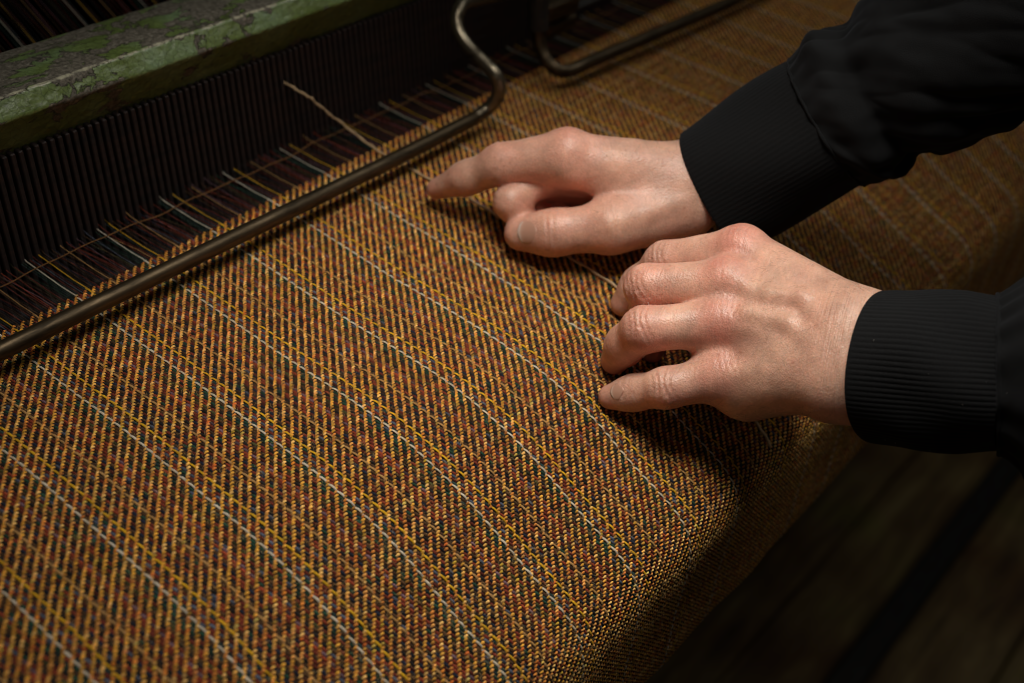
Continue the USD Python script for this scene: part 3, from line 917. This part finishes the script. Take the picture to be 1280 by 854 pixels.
TOCAM = unit((-0.745, -0.32, 0.585))
left = Hand(
    fingers=[([(0.0362, 0.0150, 0.0590), (0.0262, 0.0500, 0.0370), (0.0245, 0.0620, 0.0170), (0.0196, 0.0662, 0.0036)], (0.0110, 0.0102, 0.0084, 0.0068)),
             ([(0.0145, 0.0078, 0.0530), (-0.0027, 0.0426, 0.0395), (0.0060, 0.0430, 0.0160), (0.0081, 0.0371, -0.0040)], (0.0112, 0.0106, 0.0088, 0.0072)),
             ([(-0.0002, -0.0016, 0.0410), (-0.0227, 0.0290, 0.0310), (-0.0213, 0.0380, 0.0150), (-0.0182, 0.0438, -0.0010)], (0.0110, 0.0104, 0.0092, 0.0074)),
             ([(-0.0125, -0.0145, 0.0215), (-0.0303, 0.0062, 0.0115), (-0.0328, 0.0213, 0.0000), (-0.0372, 0.0312, -0.0066)], (0.0106, 0.0091, 0.0081, 0.0066))],
    thumb=([(0.0230, -0.0420, 0.0400), (0.0500, -0.0050, 0.0260), (0.0470, 0.0280, 0.0100), (0.0380, 0.0480, 0.0020)], (0.0150, 0.0115, 0.0105, 0.0085)),
    wrist=(0.0030, -0.0640, 0.0560), fore=[(0.007, -0.078, 0.059), (0.013, -0.096, 0.0625)], dorsal_hint=TOCAM,
    cfg={'wrist_half': 0.0150, 'wrist_axis': unit((-0.25, 0.93, -0.25)), 'knuckle': (1.25, 1.1, 1.0, 1.15), 'dorsals': {3: unit(TOCAM + np.array((0, 0, 0.5)))},
         'veins': []})
L = left
L.cfg['veins'] = [[L.w + L.ax * 0.012 - L.wd * 0.004 + L.n * 0.0148, L.w + L.ax * 0.030 - L.wd * 0.010 + L.n * 0.0132, L.w + L.ax * 0.046 - L.wd * 0.004 + L.n * 0.0118],
                  [L.w + L.ax * 0.008 + L.wd * 0.006 + L.n * 0.0146, L.w + L.ax * 0.028 + L.wd * 0.004 + L.n * 0.0132, L.w + L.ax * 0.050 + L.wd * 0.010 + L.n * 0.0110]]
right = Hand(
    fingers=[([(0.0473, 0.1358, 0.0545), (0.0282, 0.1646, 0.0415), (0.0210, 0.1832, 0.0265), (0.0165, 0.2006, 0.0125)], (0.0126, 0.0110, 0.0089, 0.0060)),
             ([(0.0584, 0.1457, 0.0402), (0.0215, 0.1510, 0.0262), (0.0296, 0.1412, 0.0090), (0.0440, 0.1400, 0.0075)], (0.0100, 0.0084, 0.0080, 0.0072)),
             ([(0.0685, 0.1546, 0.0267), (0.0380, 0.1590, 0.0190), (0.0400, 0.1405, 0.0085), (0.0560, 0.1380, 0.0090)], (0.0104, 0.0088, 0.0078, 0.0072)),
             ([(0.0775, 0.1626, 0.0165), (0.0520, 0.1700, 0.0095), (0.0560, 0.1520, 0.0085), (0.0690, 0.1480, 0.0090)], (0.0100, 0.0085, 0.0075, 0.0066))],
    thumb=([(0.0825, 0.0750, 0.0350), (0.0435, 0.0965, 0.0280), (0.0240, 0.1207, 0.0200), (0.0170, 0.1371, 0.0140)], (0.0175, 0.0135, 0.0116, 0.0094)),
    wrist=(0.1052, 0.0826, 0.0407), fore=[(0.118, 0.065, 0.060), (0.146, 0.026, 0.105)], dorsal_hint=(-0.5, 0.4, 0.8),
    cfg={'wrist_half': 0.0140, 'knuckle': (1.1, 1.0, 0.9, 0.9), 'dorsals': {4: TOCAM}, 'thumb_k': 0.015, 'veins': [[np.array((0.0435, 0.0965, 0.0280)) + TOCAM * 0.0126, np.array((0.0640, 0.0855, 0.0315)) + TOCAM * 0.0142, np.array((0.0860, 0.0735, 0.0370)) + TOCAM * 0.0158], [np.array((0.0560, 0.1270, 0.0640)), np.array((0.0740, 0.1090, 0.0605)), np.array((0.0900, 0.0940, 0.0570))]]})

person = thing('person', 'person in black sweatshirt, one hand pointing at a thread, one resting on tweed', 'person', (0.08, 0.0, 0.0))
PO = (0.08, 0.0, 0.0)
vl, fl_, cl, xl = finish_hand(left)
vr, fr, cr, xr = finish_hand(right, 0.8)
V = np.vstack([vl, vr])
body = part(person, 'body', (V, np.vstack([fl_, fr + len(vl)])), SKIN, True, color=np.vstack([cl, cr]), extra={k: np.concatenate([xl[k], xr[k]]) for k in xl}, origin=PO)
for hand_, finger_, back_, long_, wide_, lift_ in ((left, 3, 0.0030, 0.0080, 0.0092, 0.00010), (right, 4, 0.0010, 0.0125, 0.0138, 0.00008)):
    nm_, nc_ = nail(hand_, finger_, back_, long_, wide_, lift_)
    part(body, 'fingernail', nm_, NAIL, True, color=nc_, origin=PO)





def hairs(hand, v, f, g_n, count, seed):
    rng = np.random.default_rng(seed)
    al = (v - hand.w) @ hand.ax
    ok = np.where((g_n @ hand.n > 0.15) & (al > -0.03) & (al < 0.062))[0]
    k = rng.choice(ok, count)
    p, n = v[k], g_n[k]
    d = hand.wd * 0.9 + hand.ax * 0.35 + rng.normal(0, 0.35, (count, 3))
    d = d - n * (d * n).sum(1, keepdims=True)
    d /= np.linalg.norm(d, axis=1, keepdims=True)
    ln = rng.uniform(0.003, 0.0075, count)[:, None]
    return np.stack([p, p + n * ln * 0.18 + d * ln * 0.35, p + n * ln * 0.26 + d * ln * 0.7, p + n * ln * 0.28 + d * ln], 1)


def vert_normals(v, f):
    m_ = trimesh.Trimesh(v, f, process=False)
    return np.array(m_.vertex_normals)


hp = np.concatenate([hairs(left, vl, fl_, vert_normals(vl, fl_), 260, 3), hairs(right, vr, fr, vert_normals(vr, fr), 220, 4)]) - np.array(PO)
hc = UsdGeom.BasisCurves.Define(stage, body + '/hand_hair')
hc.CreateTypeAttr('linear')
hc.CreateCurveVertexCountsAttr(Vt.IntArray.FromNumpy(np.full(len(hp), 4, np.int32)))
hc.CreatePointsAttr(Vt.Vec3fArray.FromNumpy(hp.reshape(-1, 3).astype(np.float32)))
hc.CreateWidthsAttr(Vt.FloatArray.FromNumpy(np.tile(np.array((0.00006, 0.000055, 0.00004, 0.00002), np.float32), len(hp))))
hc.SetWidthsInterpolation('vertex')
UsdShade.MaterialBindingAPI.Apply(hc.GetPrim()).Bind(mat('dark_hair', {'p': ('principled_bsdf', {'base_color': (0.08, 0.045, 0.025), 'roughness': 0.5})}, []))
data(hc.GetPrim(), kind='stuff')


# ------------------------------------------------------------------ sleeves
def sleeve(path_pts, radii, s_n, a_n, shape, ref):
    """A cloth tube along a smooth path. radii at the path points; shape(s in metres, angle, base radius) -> radius."""
    P = catmull(path_pts, s_n)
    rb = np.interp(np.linspace(0, 1, len(P)), np.linspace(0, 1, len(radii)), radii)
    ds = np.concatenate([[0], np.cumsum(np.linalg.norm(np.diff(P, axis=0), axis=1))])
    T, U, Vv = frames(P, ref)
    a = np.linspace(0, 2 * np.pi, a_n, endpoint=False)
    A, S = np.meshgrid(a, ds)
    Rr = shape(S, A, rb[:, None])
    if isinstance(Rr, tuple):
        Rr, shift = Rr
    else:
        shift = 0 * Rr
    v = P[:, None] + T[:, None] * shift[..., None] + Rr[..., None] * (np.cos(A)[..., None] * U[:, None] + np.sin(A)[..., None] * Vv[:, None])
    return v


def closed_cloth(v, thick=0.0016):
    """Outer shell v (rings x angle) with the near end turned inside."""
    n, m = v.shape[:2]
    c = v.mean(1, keepdims=True)
    r0 = np.linalg.norm(v[0] - c[0], axis=1, keepdims=True)
    inner = [v[k] - (v[k] - c[k]) / np.linalg.norm(v[k] - c[k], axis=1, keepdims=True) * thick for k in range(min(14, n))]
    lip = v[0] - (v[0] - c[0]) / r0 * thick * 0.5 + (v[0] - v[1]) * 0.4
    rings = np.concatenate([np.array(inner[::-1]), lip[None], v], 0)
    f = grid_faces(len(rings), m, True)
    vv = rings.reshape(-1, 3)
    fn = np.cross(vv[f[:, 1]] - vv[f[:, 0]], vv[f[:, 2]] - vv[f[:, 0]])
    k = len(f) // 4
    mid = len(rings) - 2
    sel = (f[:, 0] // m) == mid
    out = (vv[f[sel, 0]] - np.repeat(c[-2], sel.sum(), 0))
    if (fn[sel] * out).sum() < 0:
        f = f[:, ::-1]
    return vv, f


# left sleeve: ribbed cuff and a gathered sleeve
Lc = [(0.0085, -0.0780, 0.0560), (0.0140, -0.0950, 0.0615), (0.0200, -0.1120, 0.0670), (0.0250, -0.1270, 0.0720)]


def cuff_shape(S, A, rb):
    n = 92
    ripple = 0.00042 * (np.abs(np.sin(A * n / 2 + 0.35 * np.sin(S * 55 + A * 3) + 0.12 * np.sin(S * 210 + A * 5))) ** 0.7 - 0.5) * np.clip(S / 0.002, 0.4, 1) * (0.55 + 0.9 * noise(np.stack([np.cos(A) * 4, np.sin(A) * 4, S * 60], -1), 91))
    soft = 0.0011 * np.sin(A * 3 + S * 60) + 0.0008 * np.sin(A * 5 - S * 110)
    return rb + ripple + soft * np.clip(S / 0.02, 0.3, 1), 0.0010 * np.sin(A * 2 + 0.6) - CUFF_BOW * np.cos(A - CUFF_A) * np.exp(-S / 0.03)


_, _U, _V = frames(catmull(Lc, 22), (0, 0, 1))
CUFF_A, CUFF_BOW = math.atan2(TOCAM @ _V[0], TOCAM @ _U[0]), 0.011
sl = sleeve(Lc, [0.0355, 0.0362, 0.0362, 0.0345], 22, 92 * 8, cuff_shape, (0, 0, 1))
sleeve_l = [(0.0240, -0.1245, 0.0712), (0.0275, -0.1330, 0.0745), (0.0330, -0.1480, 0.0800), (0.0480, -0.1900, 0.0980), (0.0700, -0.2500, 0.1250), (0.1000, -0.3300, 0.1600), (0.1400, -0.4300, 0.2100)]


def gather(S, A, rb):
    g_ = 0.0012 * np.sin(A * 17 + 2 * np.sin(A * 3)) * np.exp(-S / 0.02) + 0.0022 * (fbm(np.stack([np.cos(A) * 2.2, np.sin(A) * 2.2, S * 55], -1), 3, 3) - 0.5) * np.clip(S / 0.01, 0, 1) * 2
    return rb + g_ + 0.0055 * np.exp(-((S - 0.018) / 0.010) ** 2)


def sleeve_part(cuff_v, body_v, labelc=None):
    c = closed_cloth(cuff_v)
    b = closed_cloth(body_v)
    p = part(person, 'sleeve', b, FABRIC, True, origin=PO)
    part(p, 'cuff', c, FABRIC, True, origin=PO)
    return p


sb = sleeve(sleeve_l, [0.0350, 0.0400, 0.0460, 0.0500, 0.0540, 0.0580, 0.0620], 16, 220, gather, (0, 0, 1))
pl_ = sleeve_part(sl, sb)
# seam where the cuff joins, a doubled ridge with stitches
ring = sb[0]
ring = np.vstack([ring[::4], ring[:1]])
part(pl_, 'seam', tube(ring, 0.0011, 6, caps=False), FABRIC, True, origin=PO)

lint = []
for k in range(45):
    src = (sl, sb)[k % 3 == 0]
    q = src[RNG.integers(0, len(src)), RNG.integers(0, src.shape[1])]
    m_ = trimesh.creation.icosphere(0, RNG.uniform(0.00008, 0.0002))
    lint.append((m_.vertices * (1, 1, 1) + q + RNG.normal(0, 0.0002, 3), m_.faces))
LINT = mat('pale_lint', {'p': ('principled_bsdf', {'base_color': (0.5, 0.47, 0.42), 'roughness': 0.9})}, [])
part(pl_, 'lint', merge(lint), LINT, False, kind='stuff', origin=PO)

# right sleeve: loose cuff, seam, heavy folds
Rc = [(0.1085, 0.0700, 0.0390), (0.1180, 0.0560, 0.0560), (0.1290, 0.0410, 0.0750), (0.1390, 0.0270, 0.0930)]


def cuff_r(S, A, rb):
    rip = 0.00007 * np.sin(A * 92)
    soft = 0.0012 * np.sin(A * 3 + S * 40 + 1) + 0.0009 * np.sin(A * 4 - S * 70)
    return rb + rip + soft, 0.0012 * np.sin(A * 2 + 1.5)


sr = sleeve(Rc, [0.0390, 0.0395, 0.0400, 0.0400], 18, 92 * 6, cuff_r, (0, 0, 1))
Rs = [(0.1375, 0.0290, 0.0905), (0.1450, 0.0185, 0.1040), (0.1520, 0.0080, 0.1170), (0.1660, -0.0150, 0.1430), (0.1800, -0.0420, 0.1720), (0.1950, -0.0750, 0.2050), (0.2150, -0.1200, 0.2450), (0.2500, -0.2000, 0.3100), (0.3000, -0.3000, 0.3800), (0.3600, -0.4100, 0.4400)]


def folds_r(S, A, rb):
    q = np.stack([np.cos(A) * 1.6 + S * 12, np.sin(A) * 1.6, S * 30], -1)
    f_ = (0.009 * (fbm(q, 3, 71) - 0.5) + 0.0035 * (np.abs(fbm(np.stack([np.cos(A) * 2.5 + S * 34, np.sin(A) * 2.5 - S * 20, S * 14 + A * 0.0], -1), 2, 77) - 0.5) * 4 - 0.5)) * np.clip(S / 0.012, 0, 1)
    b1 = 0.0032 * np.exp(-((S - 0.017 + 0.004 * np.sin(A)) / 0.0085) ** 2)
    d1 = -0.0035 * np.exp(-((S - 0.034 + 0.006 * np.sin(A * 1 + 0.5)) / 0.0060) ** 2)
    b2 = 0.0030 * np.exp(-((S - 0.055 + 0.006 * np.sin(A)) / 0.012) ** 2)
    diag = 0.0028 * np.exp(-((S - 0.012 - 0.018 * (A - 2.0)) / 0.0030) ** 2) * (np.abs(A - 2.2) < 1.1)
    g_ = 0.0007 * np.sin(A * 21 + 2 * np.sin(A * 2)) * np.exp(-S / 0.010)
    return rb + f_ + b1 + d1 + b2 + diag + g_


srb = sleeve(Rs, [0.0400, 0.0425, 0.0440, 0.0465, 0.0500, 0.0530, 0.0560, 0.0600, 0.0640, 0.0680], 18, 260, folds_r, (0, 0, 1))
pr_ = sleeve_part(sr, srb)
ring = srb[0]
ring = np.vstack([ring[::4], ring[:1]])
part(pr_, 'seam', tube(ring, 0.0009, 6, caps=False), FABRIC, True, origin=PO)
